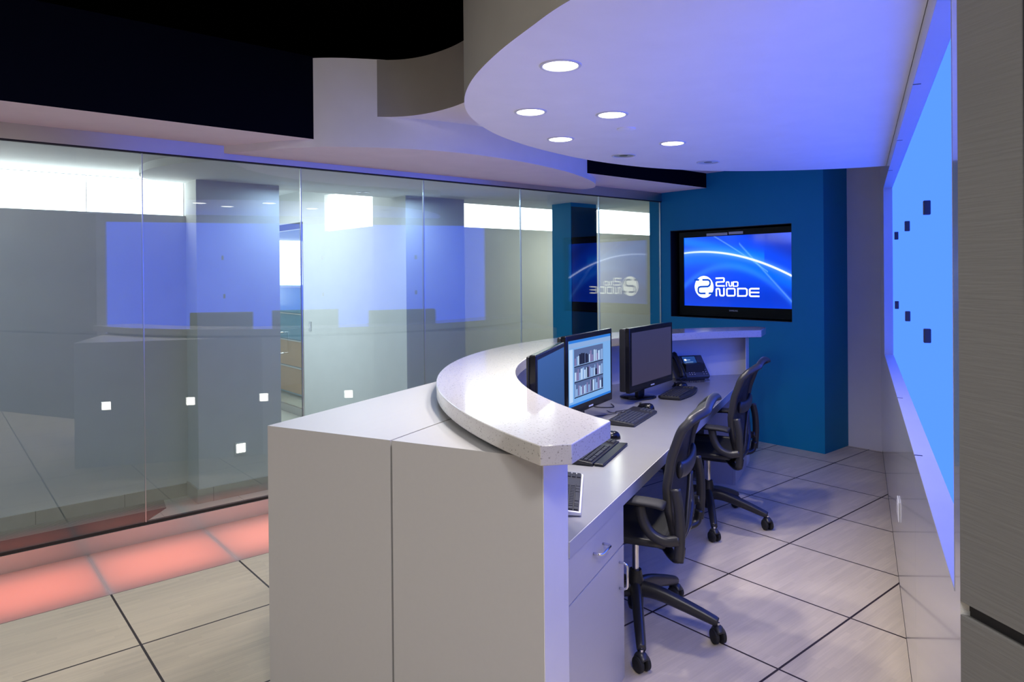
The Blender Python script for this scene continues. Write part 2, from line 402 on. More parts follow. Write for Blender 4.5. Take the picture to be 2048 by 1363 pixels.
# --- near wall, turned towards the camera, with the black slot at sill height
CP = W(1.476, V0, 0); DR = Vector((-.454,-.891,0)).normalized(); AN = math.atan2(DR.y, DR.x)
g = Geo(); g.box(0,3.4,0,.2,.938,3.25); g.box(.0,3.4,0,.2,0,.914)
struct(g.build('wall_near', M_PILL, loc=CP, rot=(0,0,AN)))
g = Geo(); g.box(.001,3.4,.012,.19,.912,.940); struct(g.build('trim_7', M_GAP, loc=CP, rot=(0,0,AN)))
g = Geo(); g.box(.127,.130,-.0015,.002,.938,3.25); struct(g.build('trim_8', M_GAP, loc=CP, rot=(0,0,AN)))
g = Geo(); g.box(1.0,1.3,-4.1,-3.0,-.05,3.25); g.box(-.2,1.2,-4.1,-2.1,-.05,3.25) ; struct(g.build('wall_closing', M_TAUPE, loc=(.6,-.4,0)))

# --- steel curb, glass panes and joints
g = Geo(); g.box(-3,5.77,4.474,4.56,-.30,.093); struct(g.build('baseboard_glass', M_STEEL))
g = Geo(); g.box(-3,5.77,4.4825,4.512,.0932,.108); struct(g.build('trim_9', M_GAP))
JX = [-1.93,-.958,.012,.982,1.942,2.912,3.882,4.853,5.766]
for i,(a,b) in enumerate(zip(JX,JX[1:])):
    g = Geo(); g.box(a+.0025,b-.0025,4.488,4.500,.106,2.254)
    struct(g.build('window_%d' % (i+1), M_GLASS))
g = Geo(); g.box(-3,-1.93,4.488,4.5,.093,2.256); struct(g.build('wall_glass_end', M_TAUPE))
for i,a in enumerate(JX[1:]):
    g = Geo(); g.box(a-.0024,a+.0024,4.4865,4.5015,.108,2.25); struct(g.build('trim_%d' % (10+i), M_ALU))

# --- light trough in the floor: frosted panels over pink lamps
def area(name, loc, sx, sy, power, col, rot=(0,0,0), spread=PI, shape='RECTANGLE', parent=None):
    l = bpy.data.lights.new(name,'AREA'); l.shape = shape; l.size = sx; l.size_y = sy; l.energy = power; l.color = col; l.spread = spread
    o = bpy.data.objects.new(name, l); C.objects.link(o); o.location = loc; o.rotation_euler = rot
    if parent: o.parent = parent
    return o
xs = [.075+.6087*k for k in range(-3,10)]
for k,(a,b) in enumerate(zip(xs, xs[1:])):
    b = min(b, 5.765)
    if a > 5.7: break
    g = Geo(); g.mi = 1; g.box(a+.0006,b-.0006,3.8392,4.4735,-.010,-.0005)
    for f in g.bm.faces:
        if f.calc_center_median().z > -.001: f.material_index = 0
    where = {3:'at the left edge of the picture',4:'second from the left, under the second glass pane',5:'third from the left, half behind the desk'}.get(k, 'hidden behind the desk' if k>5 else 'left of the picture')
    o = g.build('floor_light_panel', [M_TRL, M_CLR]); 
    tag(o, 'pink glowing frosted floor panel, %s' % where, 'floor light', 'pink floor light panels along the glass')
    struct(Geo().box(a-.016,a+.016,3.839,4.474,-.16,-.0105).build('trim_%d' % (30+k), M_WHITE))
    red = max(0,min(1,(2.2-a)/2.4))
    area('floor_lamp_light', ((a+b)/2,4.13,-.125), .54, .44, 1.3, (1,.29-.10*red,.21-.09*red), rot=(PI,0,0))
struct(Geo().box(-3,5.77,4.466,4.474,-.16,-.011).build('trim_50', M_WHITE))

# ------------------------------------------------------------------ downlights and added fill lamps
def downlight(name, loc, lit, label, cat='downlight', group='round downlights in the canopy', power=8, r=.056, light=True):
    t = thing(name, loc, 0, label, cat, group)
    g = Geo(); g.lathe([(r,-.0005),(r+.004,-.004),(r+.012,-.003),(r+.014,0)], 32); autosmooth(g.build('trim_ring', M_SILV, t))
    if lit:
        Geo().lathe([(0,-.0025),(r,-.0025),(r,0),(0,0)], 32).build('lens', M_LAMP, t)
        if light: area('downlight_light', (0,0,-.008), r*1.8, r*1.8, power, (1,.93,.86), spread=math.radians(145), shape='DISK', parent=t)
    else:
        g = Geo(); g.lathe([(r,0),(r*.86,-.0004),(r*.80,-.0010),(0,-.0010)], 32); g.build('reflector', M_DIM, t)
        g = Geo(); g.lathe([(0,-.0026),(r*.42,-.0022),(r*.44,-.0008),(0,-.0008)], 24); g.build('bulb', M_GRAPH, t)
    return t
DL = [((1.603,1.648),1,'lit downlight nearest the camera, largest of the five lit'),
      ((1.960,2.197),1,'lit downlight closest to the left rim of the canopy'),
      ((2.270,2.020),1,'lit downlight just in front of the round cover plate'),
      ((2.476,2.549),1,'lit downlight near the far left rim, directly behind the leftmost one'),
      ((3.021,2.268),1,'lit downlight farthest to the right, over the middle of the desk'),
      ((3.114,2.685),0,'unlit blue-shining downlight at the far rim, left of the two unlit'),
      ((3.717,2.525),0,'unlit blue-shining downlight at the far rim, right of the two unlit')]
for (x,y),lit,lab in DL: downlight('downlight', (x,y,ZC), lit, lab)
g = Geo(); g.lathe([(0,-.006),(.038,-.006),(.043,-.004),(.043,0),(0,0)], 32)
tag(autosmooth(g.build('ceiling_cover_plate', M_WHITE, loc=(2.544,2.174,ZC))), 'flat white round cover plate between the canopy downlights', 'cover plate')
# unseen fill lamps added behind and left of the camera to brighten the room
for x,y,p in ((-1.2,1.6,17),(-1.0,-1.2,27),(-.1,-.9,58),(-1.6,3.0,5)):
    t = thing('fill_lamp', (x,y,3.245), 0, 'unseen square fill lamp added in the dark plenum behind the camera', 'fill lamp', 'fill lamps added behind the camera')
    Geo().box(-.31,.31,-.31,.31,-.02,0).build('housing', M_GRAPH, t)
    Geo().box(-.29,.29,-.29,.29,-.024,-.0202).build('diffuser', M_LAMP, t)
    area('fill_lamp_light', (0,0,-.03), .56, .56, p, (1,.95,.90), parent=t)

# ------------------------------------------------------------------ behind the glass
ZF = -.30; Y1, YC, YS = 6.255, 5.96, 7.0
g = Geo(); g.box(-3,9.6,4.56,11.6,ZF-.1,ZF); struct(g.build('floor_corridor', M_CTILE))
struct(Geo().prism([(-3,4.57),(1.17,4.57),(1.275,5.795),(1.463,6.015),(-3,6.015)], ZF+.0005, ZF+.006).build('trim_51', M_MAT))
struct(Geo().prism([(-3,6.015),(1.463,6.015),(1.50,6.25),(-3,6.25)], ZF+.0005, ZF+.005).build('trim_52', M_RIB))
ZW = 2.041
g = Geo(); g.box(-3,1.70,Y1,Y1+.12,ZF,ZW); g.box(-3,1.70,Y1,Y1+.12,2.39,2.75); struct(g.build('wall_corridor', M_CWALL))
struct(Geo().box(-3,1.695,Y1-.014,Y1,ZF,-.196).build('baseboard_corridor', M_CBASE))
g = Geo(); g.box(-3,1.694,Y1+.06,Y1+.07,ZW,2.39); struct(g.build('window_20', M_DAY))
g = Geo(); g.box(-3,1.66,Y1+.04,Y1+.052,2.326,2.330); g.box(.98,.984,Y1+.04,Y1+.052,ZW,2.326); struct(g.build('trim_53', M_BOX))
# ceiling of the corridor
g = Geo(); g.box(-3,9.6,4.52,6.30,2.37,2.44); struct(g.build('ceiling_corridor', M_CCEIL))
g = Geo(); crv = [(1.30,4.53),(1.21,5.0),(1.20,5.5),(1.24,5.9),(1.33,6.25)]
pts = [(p.x,p.y) for p in spline([(a,b,0) for a,b in [(1.90,4.53),(1.50,4.95),(1.30,5.4),(1.26,5.8),(1.33,6.1),(1.50,6.25)]],6)]+[(6.4,6.25),(6.4,4.53)]
g.prism(pts, 2.315, 2.372); struct(autosmooth(g.build('ceiling_corridor_lower', M_CCEIL)))
g = Geo(); g.box(-3,9.6,6.30,11.6,2.62,2.70); struct(g.build('ceiling_far_room', M_CCEIL))
# first column
struct(Geo().box(1.695,2.38,YC,6.30,ZF,2.62).build('wall_column', M_CWALL))
struct(Geo().box(1.681,2.394,YC-.014,6.26,ZF,-.185).build('baseboard_column', M_CBASE))
# side wall with the clerestory, seen bright through the glass
XW = 3.72
g = Geo(); g.box(XW,XW+.1,6.30,8.55,ZF,2.06); g.box(XW,XW+.1,6.30,6.50,2.06,2.62); g.box(XW,XW+.1,7.92,8.55,2.06,2.62); g.box(XW,XW+.1,6.50,7.92,2.50,2.62)
g.box(XW,XW+.1,8.55,10.4,2.22,2.62)
struct(g.build('wall_side', M_CWALL))
struct(Geo().box(XW+.05,XW+.06,6.50,7.92,2.06,2.50).build('window_21', M_DAY))
struct(Geo().box(3.655,4.369,YC,6.62,ZF,2.62).build('wall_column_far', M_CWALL))
g = Geo(); g.box(4.36,9.6,YS,YS+.1,ZF,2.116); g.box(4.36,9.6,YS,YS+.1,2.52,2.62); struct(g.build('wall_recessed', M_CWALL))
struct(Geo().box(4.36,9.6,YS+.05,YS+.06,2.116,2.52).build('window_22', M_DAY))
struct(Geo().box(4.369,4.46,6.62,7.0,ZF,2.62).build('wall_column_return', M_CWALL))
g = Geo(); g.box(5.40,6.4,4.60,4.62,2.9,2.95); g.box(9.5,9.6,4.56,7.1,ZF,2.7); g.box(-3.1,-3,4.56,6.4,ZF,2.7); struct(g.build('wall_corridor_end', M_CWALL))
g = Geo(); g.box(6.3,6.42,-.6,4.62,0,3.25); struct(g.build('wall_outer', M_TAUPE))
# blue portal with the black door
g = Geo(); g.box(5.49,5.90,5.50,5.80,ZF,2.315); struct(g.build('wall_portal', M_BLUE))
g = Geo(); g.box(5.497,5.895,5.488,5.4995,ZF,2.27); struct(g.build('door_1', M_BLKG))
# pale inner room beyond the glass door
struct(Geo().box(2.28,2.38,6.3,11.5,ZF,2.62).build('wall_passage', M_CWALL))
g = Geo(); g.box(2.3,8.0,11.4,11.5,ZF,2.62); g.box(7.0,7.1,7.1,11.5,ZF,2.62); struct(g.build('wall_far_room', M_CWALL))
struct(Geo().box(3.9,6.9,11.37,11.39,1.05,2.12).build('window_23', M_DAY))
struct(Geo().box(2.381,2.39,7.0,10.2,.5,2.2).build('window_24', M_FILLW))  # unseen glowing pane, added to brighten the side wall opposite
# glass door standing in the side wall
t = thing('glass_door', (XW+.05,8.60,ZF), 0, 'clear glass door with pull handle and metal rails beyond the partition', 'door')
Geo().box(-.006,.006,.04,1.08,.10,2.44).build('door_pane', M_GLASS, t)
Geo().box(-.02,.02,.02,1.10,0,.10).build('bottom_rail', M_ALU, t)
Geo().box(-.02,.02,.02,1.10,2.44,2.52).build('top_rail', M_ALU, t)
Geo().box(-.03,.03,-.04,.02,0,2.52).build('door_post', M_ALU, t)
g = Geo(); g.tube(spline([(-.006,.72,1.06),(-.055,.72,1.06),(-.07,.72,1.02),(-.07,.72,.82),(-.055,.72,.78),(-.006,.72,.78)],4), .011, 10); g.build('door_handle', M_CHROME, t, smooth=True)
# filing cabinets in the inner room
t0 = None
for i,(x,y,lab) in enumerate(((4.55,9.9,'blue filing cabinet nearest the glass door'),(5.05,9.9,'blue filing cabinet right behind the nearest one'),(5.55,9.9,'blue filing cabinet farthest inside the inner room'))):
    if t0 is None:
        t = t0 = thing('filing_cabinet', (x,y,ZF), 0, lab, 'cabinet', 'blue filing cabinets in the inner room')
        Geo().box(-.23,.23,-.02,1.3,.03,1.68).build('body', M_CAB, t)
        for k in range(4):
            d = Geo().box(-.222,.222,-.04,-.021,.06+k*.405,.455+k*.405).build('drawer', M_CAB if k>1 else M_ORG, t)
            Geo().box(-.06,.06,-.055,-.041,.34+k*.405,.355+k*.405).build('handle', M_CHROME, d)
            d2 = Geo().box(-.25,-.231,.0,1.28,.06+k*.405,.450+k*.405).build('side_drawer', M_CAB if k>1 else M_ORG, t)
            Geo().box(-.270,-.2505,.0,1.28,.440+k*.405,.456+k*.405).build('edge_trim', M_SILV, d2)
    else:
        t = copy_tree(t0); t.location = (x,y,ZF); t['label'] = lab
# switch on the side wall, step lamp on the column, corridor downlights
t = thing('wall_switch', (XW,8.35,.90), 0, 'small grey wall switch on the bright wall behind the glass', 'switch')
Geo().box(-.008,0,-.035,.035,-.058,.058).build('switch_plate', M_SWPL, t, bevel=.002)
Geo().box(-.012,-.008,-.012,.012,-.028,.028).build('rocker', M_SILV, t)
t = thing('step_light', (2.030,YC,.093), 0, 'small glowing square step light low on the white column behind the glass', 'step light')
Geo().box(-.050,.050,-.006,0,-.050,.050).build('frame', M_CWALL, t); Geo().box(-.036,.036,-.009,-.006,-.036,.036).build('lens', M_STEPD, t)
area('step_light_light', (0,-.014,0), .07, .07, .5, (1,.95,.9), rot=(-PI/2,0,0), parent=t)
downlight('corridor_downlight', (3.20,5.98,2.315), 0, 'round unlit downlight in the corridor ceiling behind the third glass pane', group=None, r=.05)
downlight('corridor_downlight', (6.55,5.35,2.37), 0, 'round unlit downlight in the corridor ceiling beside the blue portal', group=None, r=.06)

# fill lights added to brighten the corridor, passage and inner room
DAY = (.86,.93,1)
area('passage_fill', (2.95,8.0,2.55), .6, 2.6, 34, (.90,.95,1))
area('corridor_fill', (6.9,6.0,2.33), 1.2, .4, 38, (1,1,.86))
area('corridor_fill', (-1.3,5.4,2.33), 2.4, .5, 20, (.58,.80,1))
area('corridor_fill', (3.0,5.6,2.28), 1.6, .4, 22, (.50,.70,1))
area('inner_room_fill', (5.0,9.2,2.55), 1.6, 1.2, 40, (.85,.93,1))
# ------------------------------------------------------------------ reception desk (uv frame: arc centre below)
UCN, VCN = 3.87, -.56
UD0, UD1, VF, VG = 1.815, 5.925, .807, 1.864       # near end, far end, staff side, visitor side
ZB, ZK0, ZK1, ZWT = 1.006, 1.026, 1.080, .705
def arcR(R, v): return math.sqrt(R*R-(v-VCN)**2)
def arc_between(R, v0, v1, side, n=24):
    """points on the circle from v0 to v1; side -1 near half, +1 far half"""
    a0 = math.asin((v0-VCN)/R); a1 = math.asin((v1-VCN)/R)
    return [(UCN+side*R*math.cos(a0+(a1-a0)*i/n), VCN+R*math.sin(a0+(a1-a0)*i/n)) for i in range(n+1)]
RB = 2.505
def unit(side, v0, v1, name, lab):
    ue = UD0 if side < 0 else UD1
    ar = [(max(u,UD0+.012) if side<0 else min(u,UD1-.012), v) for u,v in arc_between(RB, v0, v1, side, 24)]
    pts = [(ue,v0),(ue,v1)] + ar[::-1]
    P0 = W(ue, v0, 0); g = Geo()
    g.prism([(u-ue, v-v0) for u,v in pts], .0, ZB)
    o = g.build(name, M_LAM, loc=P0, rot=(0,0,A)); autosmooth(o, 25)
    return tag(o, lab, 'desk panel')
unit(-1, .8105, 1.3315, 'desk_cladding', 'grey laminate desk block under the stone counter tip, right of the dark vertical joint')
unit(-1, 1.3385, VG, 'desk_cladding', 'grey laminate desk block left of the dark vertical joint, with flat top')
unit( 1, .8105, 1.3315, 'desk_cladding', 'grey laminate desk block at the far end by the blue wall')
unit( 1, 1.3385, VG, 'desk_cladding', 'grey laminate desk block at the far end on the visitor side')
g = Geo(); g.box(.012,.40,-.0035,.0035,.0,ZB-.012); struct(g.build('trim_60', M_GAP, loc=W(UD0,1.335,0), rot=(0,0,A)))
# curved riser with its white lining and flat near end
t = thing('curved_desk_screen', W(UCN,VCN+2.4,0), A, 'curved white screen wall under the stone counter, between desk blocks and worktop', 'desk screen')
def ring(r0, r1, v0, z0, z1):
    a0 = math.asin((v0-VCN)/r1); b0 = math.asin((v0-VCN)/r0)
    out = [(r1*math.cos(PI-a0-(PI-2*a0)*i/72), -2.4+r1*math.sin(PI-a0-(PI-2*a0)*i/72)) for i in range(73)]
    inn = [(r0*math.cos(PI-b0-(PI-2*b0)*i/72), -2.4+r0*math.sin(PI-b0-(PI-2*b0)*i/72)) for i in range(73)]
    lo, hi = UD0+.0128-UCN, UD1-.0128-UCN
    return [(min(max(x,lo),hi), y) for x,y in out + inn[::-1]]
autosmooth(Geo().prism(ring(2.470,2.5035,VF+.002,0,0), .0, ZK0-.001).build('riser', M_LAMW, t), 25)
autosmooth(Geo().prism(ring(2.506,2.512,VF+.09,0,0), ZB+.0005, ZK0-.001).build('shadow_gap', M_GAP, t), 25)
Geo().box(UD0+.0002-UCN, 1.998-UCN, VF-.0-VCN-2.4, VF+.003-VCN-2.4, 0, ZK0-.001).build('end_lining', M_LAMW, t)
Geo().box(5.76-UCN, UD1-.002-UCN, VF-.0-VCN-2.4, VF+.003-VCN-2.4, 0, ZK0-.001).build('end_lining', M_LAMW, t)
# square step lights in the visitor side, seen mirrored in the glass
for u,v,lab in ((2.045,VG,'nearest the camera'),(2.672,VG,'second from the camera'),(3.25,1.872,'third from the camera'),(3.955,1.948,'farthest, on the curved part')):
    t = thing('desk_step_light', W(u,v+.0008,.492), A, 'glowing square light low on the visitor side of the desk, %s' % lab, 'step light', 'square step lights in the desk front')
    Geo().box(-.036,.036,0,.003,-.036,.036).build('frame', M_ALU, t)
    Geo().box(-.032,.032,.003,.005,-.032,.032).build('lens', M_STEP, t)
# stone counter
RO, RI = 2.56, 2.21; vt = .683
o0 = math.asin((.753-VCN)/RO); i0 = math.asin((vt-VCN)/RI)
outer = [(RO*math.cos(PI-o0-(PI-2*o0)*i/96), RO*math.sin(PI-o0-(PI-2*o0)*i/96)) for i in range(97)]
innr  = [(RI*math.cos(i0+(PI-2*i0)*i/96), RI*math.sin(i0+(PI-2*i0)*i/96)) for i in range(97)]
pts = outer + [(5.987-UCN, vt-VCN)] + innr + [(1.722-UCN, vt-VCN)]
o = Geo().prism(pts, 0, ZK1-ZK0).build('stone_countertop', M_STONE, loc=W(UCN,VCN,ZK0), rot=(0,0,A)); autosmooth(o, 25)
m = o.modifiers.new('bevel','BEVEL'); m.width=.0025; m.segments=2; m.limit_method='ANGLE'; m.angle_limit=math.radians(30)
tag(o, 'curved speckled white stone counter top on the reception desk', 'countertop')
# worktop
RW = 2.468
a0 = math.asin((VF+.001-VCN)/RW)
pts = [(RW*math.cos(PI-a0-(PI-2*a0)*i/96), RW*math.sin(PI-a0-(PI-2*a0)*i/96)) for i in range(97)]
pts = [p for p in pts]
t = thing('desk_worktop', W(UCN,VF,.655), A, 'continuous pale laminate worktop behind the curved counter, carrying monitors and keyboards', 'worktop')
P = [(x, y+VCN-VF) for x,y in pts]; P = [(2.0-UCN,.0),(2.0-UCN,.005)] + [p for p in P if p[1] > .006] + [(5.74-UCN,.005),(5.74-UCN,.0)]
autosmooth(Geo().prism(P, .001, .050).build('top', M_WORK, t), 25)
Geo().box(1.999-UCN, 5.74-UCN, -.0045, -.0003, .0, .0495).build('front_edge', M_EDGE, t)
# grey bar under the middle
g = Geo().box(2.60,5.14,1.30,1.315,.0,.62); g.build
tag(Geo().box(-1.27,1.27,0,.018,.0,.62).build('modesty_panel', M_LAM, loc=W(UCN,1.50,.0), rot=(0,0,A)), 'grey panel in the dark knee space under the worktop', 'panel')
# near drawer cabinet
def cabinet(u0, u1, lab, hand):
    w = u1-u0
    t = thing('drawer_cabinet', W(u0, VF+.02, 0), A, lab, 'cabinet')
    Geo().box(0,w,0,.20,0,.652).build('body', M_LAM, t)
    f = -.0195
    d = Geo().box(.002,w-.002,f,-.0005,.5075,.6515).build('drawer', M_LAM, t, bevel=.001)
    e = Geo().box(.002,w-.002,f,-.0005,.0,.5025).build('door', M_LAM, t, bevel=.001)
    Geo().box(.004,w-.004,-.0125,-.0006,.5026,.5074).build('joint', M_GAP, t)
    def uh(p, a):
        r = .030
        P = [Vector((-.048,0,0)),Vector((-.048,-.020,0)),Vector((-.044,-.028,0)),Vector((-.036,-.032,0)),Vector((.036,-.032,0)),Vector((.044,-.028,0)),Vector((.048,-.020,0)),Vector((.048,0,0))]
        if a: P = [Vector((0,q.y,q.x)) for q in P]
        return [q+Vector(p) for q in P]
    Geo().tube(uh((.27 if hand else w-.27, f, .589),0), .0045, 10).build('drawer_handle', M_CHROME, d, smooth=True)
    Geo().tube(uh((w-.06 if hand else .06, f, .408),1), .0045, 10).build('door_handle', M_CHROME, e, smooth=True)
    return t
cabinet(2.0, 2.560, 'grey laminate drawer and door cabinet nearest the camera, with two bow handles', 1)
cabinet(5.20, 5.76, 'grey laminate cabinet at the far end of the worktop, behind the chairs', 0)

# ------------------------------------------------------------------ television
SY0, SY1, SZ0, SZ1 = 3.092, 4.258, 1.201, 1.876; TX = 5.850
def tv_screen_mat():
    m, nt, out = newmat('television_picture'); N, L = nt.nodes, nt.links
    tc = N.new('ShaderNodeTexCoord'); sp = N.new('ShaderNodeSeparateXYZ'); L.new(tc.outputs['Object'], sp.inputs[0])
    x = X(nt, sp.outputs[1])*(-1/(SY1-SY0)); y = X(nt, sp.outputs[2])*(-1/(SZ1-SZ0))      # 0..1 right, 0..1 down
    def gauss(d, w): return (d*(1/w)).pw(2.0).op('MULTIPLY',-1.0).op('EXPONENT')
    f = ((x-.15).pw(2.0)*.52 + .215)
    d = y - f
    core = gauss(d, .011)*(x*.8+.35).op('MINIMUM',1.0)
    halo = gauss(d, .05)*.5
    below = gauss(d-.10, .10)*.16
    l1 = gauss(y-((x-.30)*.95 + (x-.3).pw(2.0)*.25), .010)*.35*x.op('GREATER_THAN',.28)*x.op('LESS_THAN',.78)
    l2 = gauss(y-((x-.586)*1.78+.215), .016)*.32*x.op('GREATER_THAN',.53)
    fan = gauss(y-(x*.35+.05), .07)*.22*x.op('LESS_THAN',.75)
    l3 = gauss(y-((x-.42).pw(2.0)*1.6+.43), .05)*.16
    dark = gauss(y-((x-.4)*.05+.86), .22)*-.25 + gauss(y-((x-.9)*.9+.15),.16)*x.op('GREATER_THAN',.5)*-.35
    t = core + halo*.6 + below + l1 + l2 + fan + l3
    r = core*.85 + halo*.12 + l1*.25 + l2*.25 + l3*.1
    gg = (t*.55 + .075 + dark*.12).op('MAXIMUM', .02) + core*.4
    b = (t*.8 + .72 + dark*.9).op('MAXIMUM', .3)
    r = r + core*1.2; gg = gg + core*1.2; b = b*1.5 + core*1.2
    c = N.new('ShaderNodeCombineXYZ'); L.new(r.s, c.inputs[0]); L.new(gg.s, c.inputs[1]); L.new(b.s, c.inputs[2])
    e = N.new('ShaderNodeEmission'); e.inputs[1].default_value = 1.0; L.new(c.outputs[0], e.inputs[0])
    gl = N.new('ShaderNodeBsdfGlossy'); gl.inputs['Roughness'].default_value = .08; gl.inputs[0].default_value = (.04,.04,.04,1)
    a = N.new('ShaderNodeAddShader'); L.new(e.outputs[0], a.inputs[0]); L.new(gl.outputs[0], a.inputs[1]); L.new(a.outputs[0], out.inputs[0])
    return m
M_TVS = tv_screen_mat(); M_LOGO = emit('logo_white', (.95,.98,1), 2.6); M_LOGB = emit('logo_blue', (.004,.07,.62), 1)
tv = thing('television', (TX, SY1, SZ1), 0, 'large black flat television glowing blue in the recess of the blue wall', 'television')
g = Geo(); B0, B1, B2, B3 = .052, .052, .055, .095
w_, h_ = SY1-SY0, SZ1-SZ0
g.box(0,.07,-w_-.01,.01,-h_-.01,.01)
g.build('back_housing', M_BLK, tv, loc=(.006,0,0))
g = Geo()
for y0,y1,z0,z1 in ((-w_-B0,B1,0,B2),(-w_-B0,B1,-h_-B3,-h_),(0,B1,-h_,0),(-w_-B0,-w_,-h_,0)): g.box(-.012,.03,y0,y1,z0,z1)
g.build('bezel', M_BEZ, tv)
scr = Geo().box(-.004,.004,-w_,0,-h_,0).build('screen', M_TVS, tv)
g = Geo().box(-.0135,-.0121,-.50,-.27,.006,.030); g.build('pale_strip', M_STRIP, tv)  # pale strips on the upper bezel
g = Geo().box(-.0135,-.0121,-.665,-.515,.010,.034); g.build('pale_strip', M_STRIP, tv)
def px2(px, py):
    t = (px-127)/1318; top = 280-75*t; bot = 1105+60*t; fr = (py-top)/(bot-top)
    k = t/(1-t)*.86; s = k/(1+k)
    return (-s*w_, -fr*h_)
def stroke(g, P, wpx, closed=False, x0=-.0062, x1=-.0044):
    """flat mitred stroke on the screen plane"""
    q = [Vector(px2(*p)) for p in P]; hw = wpx*.00079/2*1.0; n = len(q); Lf, Rt = [], []
    for i in range(n):
        a = q[i]-q[i-1] if (i or closed) else None; b = q[(i+1)%n]-q[i] if (i<n-1 or closed) else None
        da = a.normalized() if a is not None else b.normalized(); db = b.normalized() if b is not None else da
        nn = Vector((-(da+db).y, (da+db).x)).normalized(); k = hw/max(.5, nn.dot(Vector((-da.y, da.x))))
        Lf.append(q[i]+nn*k); Rt.append(q[i]-nn*k)
    m_ = n if closed else n-1
    for i in range(m_):
        j = (i+1)%n; V = [Lf[i],Lf[j],Rt[j],Rt[i]]
        f = [g.bm.verts.new((x0,v.x,v.y)) for v in V]; bk = [g.bm.verts.new((x1,v.x,v.y)) for v in V]
        g.face(f); g.face(bk[::-1])
        for k in range(4): g.face([f[k],f[(k+1)%4],bk[(k+1)%4],bk[k]])
def rc(x0,y0,x1,y1,r=12):
    P = []
    for cx,cy,a in ((x1-r,y0+r,-90),(x1-r,y1-r,0),(x0+r,y1-r,90),(x0+r,y0+r,180)):
        P += [(cx+r*math.cos(math.radians(a+k*30)), cy+r*math.sin(math.radians(a+k*30))) for k in range(4)]
    return P
LT = [
 ('letter_2', [([(582,776),(680,773),(689,778),(690,812),(682,820),(598,824),(590,830),(590,862),(598,870),(697,871)],16,False)]),
 ('letter_n', [([(720,879),(720,826),(726,822),(744,822),(750,828),(754,866),(760,874),(778,874),(784,868),(784,820)],12,False)]),
 ('letter_d', [([(804,822),(848,822),(858,830),(858,866),(850,876),(804,876)],12,True)]),
 ('letter_n', [([(590,998),(590,914),(598,906),(622,906),(631,914),(637,982),(646,991),(680,992),(688,984),(688,896)],17,False)]),
 ('letter_o', [(rc(725,905,822,994,14),16,True)]),
 ('letter_d', [([(858,906),(946,906),(962,920),(962,980),(948,998),(858,998)],16,True)]),
 ('letter_e', [([(1097,908),(1006,908),(993,918),(993,990),(1006,1003),(1097,1004)],17,False),([(1000,955),(1095,956)],16,False)])]
for nm, ss in LT:
    g = Geo()
    for P,wd,cl in ss: stroke(g, P, wd, cl)
    g.build(nm, M_LOGO, scr)
c0 = Vector(px2(422,881)); RR = .106
g = Geo(); pts = [(c0.x+RR*math.cos(2*PI*k/48), c0.y+RR*math.sin(2*PI*k/48)) for k in range(48)]
MX = Matrix(((0,0,1,0),(1,0,0,0),(0,1,0,0),(0,0,0,1)))
g.prism(pts, -.0060, -.0044, M=MX); g.build('emblem_disc', M_LOGO, scr)
g = Geo(); stroke(g, [(284,794),(478,794),(500,804),(508,822),(506,850),(494,868),(474,877),(372,879),(350,886),(341,902),(341,938),(350,954),(372,961),(564,961)], 24, False, -.0074, -.0062)
g.build('emblem_band', M_LOGB, scr)
for p in ((379,797),(467,957)):
    c1 = Vector(px2(*p)); g = Geo(); g.prism([(c1.x+.0165*math.cos(2*PI*k/20), c1.y+.0165*math.sin(2*PI*k/20)) for k in range(20)], -.0090, -.0076, M=MX); g.build('emblem_dot', M_LOGO, scr)
def text(name, body, size, mat, parent, loc, rot):
    cu = bpy.data.curves.new(name,'FONT'); cu.body = body; cu.size = size; cu.extrude = .0003; cu.align_x = 'CENTER'; cu.align_y = 'CENTER'
    o = bpy.data.objects.new(name+'_curve', cu); C.objects.link(o)
    dg = bpy.context.evaluated_depsgraph_get(); me = bpy.data.meshes.new_from_object(o.evaluated_get(dg)); me.materials.clear(); me.materials.append(mat)
    bpy.data.objects.remove(o); r = bpy.data.objects.new(name, me); C.objects.link(r); r.location = loc; r.rotation_euler = rot; r.parent = parent; return r
text('brand_lettering', 'SAMSUNG', .020, M_SILV, tv, (-.0128,-.56,-h_-.035), (PI/2,0,-PI/2))

# ------------------------------------------------------------------ monitors
def M_screen(name, c0, c1, gloss=.03, s=1.0):
    """glowing desktop: vertical blend c0 -> c1 is the picture on the screen"""
    m, nt, out = newmat(name); N, L = nt.nodes, nt.links
    tc = N.new('ShaderNodeTexCoord'); sp = N.new('ShaderNodeSeparateXYZ'); L.new(tc.outputs['Generated'], sp.inputs[0])
    mx = N.new('ShaderNodeMix'); mx.data_type='RGBA'; mx.inputs['A'].default_value=(*c0,1); mx.inputs['B'].default_value=(*c1,1); L.new(sp.outputs[2], mx.inputs['Factor'])
    e = N.new('ShaderNodeEmission'); e.inputs[1].default_value = s; L.new(mx.outputs['Result'], e.inputs[0])
    gl = N.new('ShaderNodeBsdfGlossy'); gl.inputs['Roughness'].default_value = .2; gl.inputs[0].default_value = (gloss,gloss,gloss,1)
    a = N.new('ShaderNodeAddShader'); L.new(e.outputs[0], a.inputs[0]); L.new(gl.outputs[0], a.inputs[1]); L.new(a.outputs[0], out.inputs[0]); return m
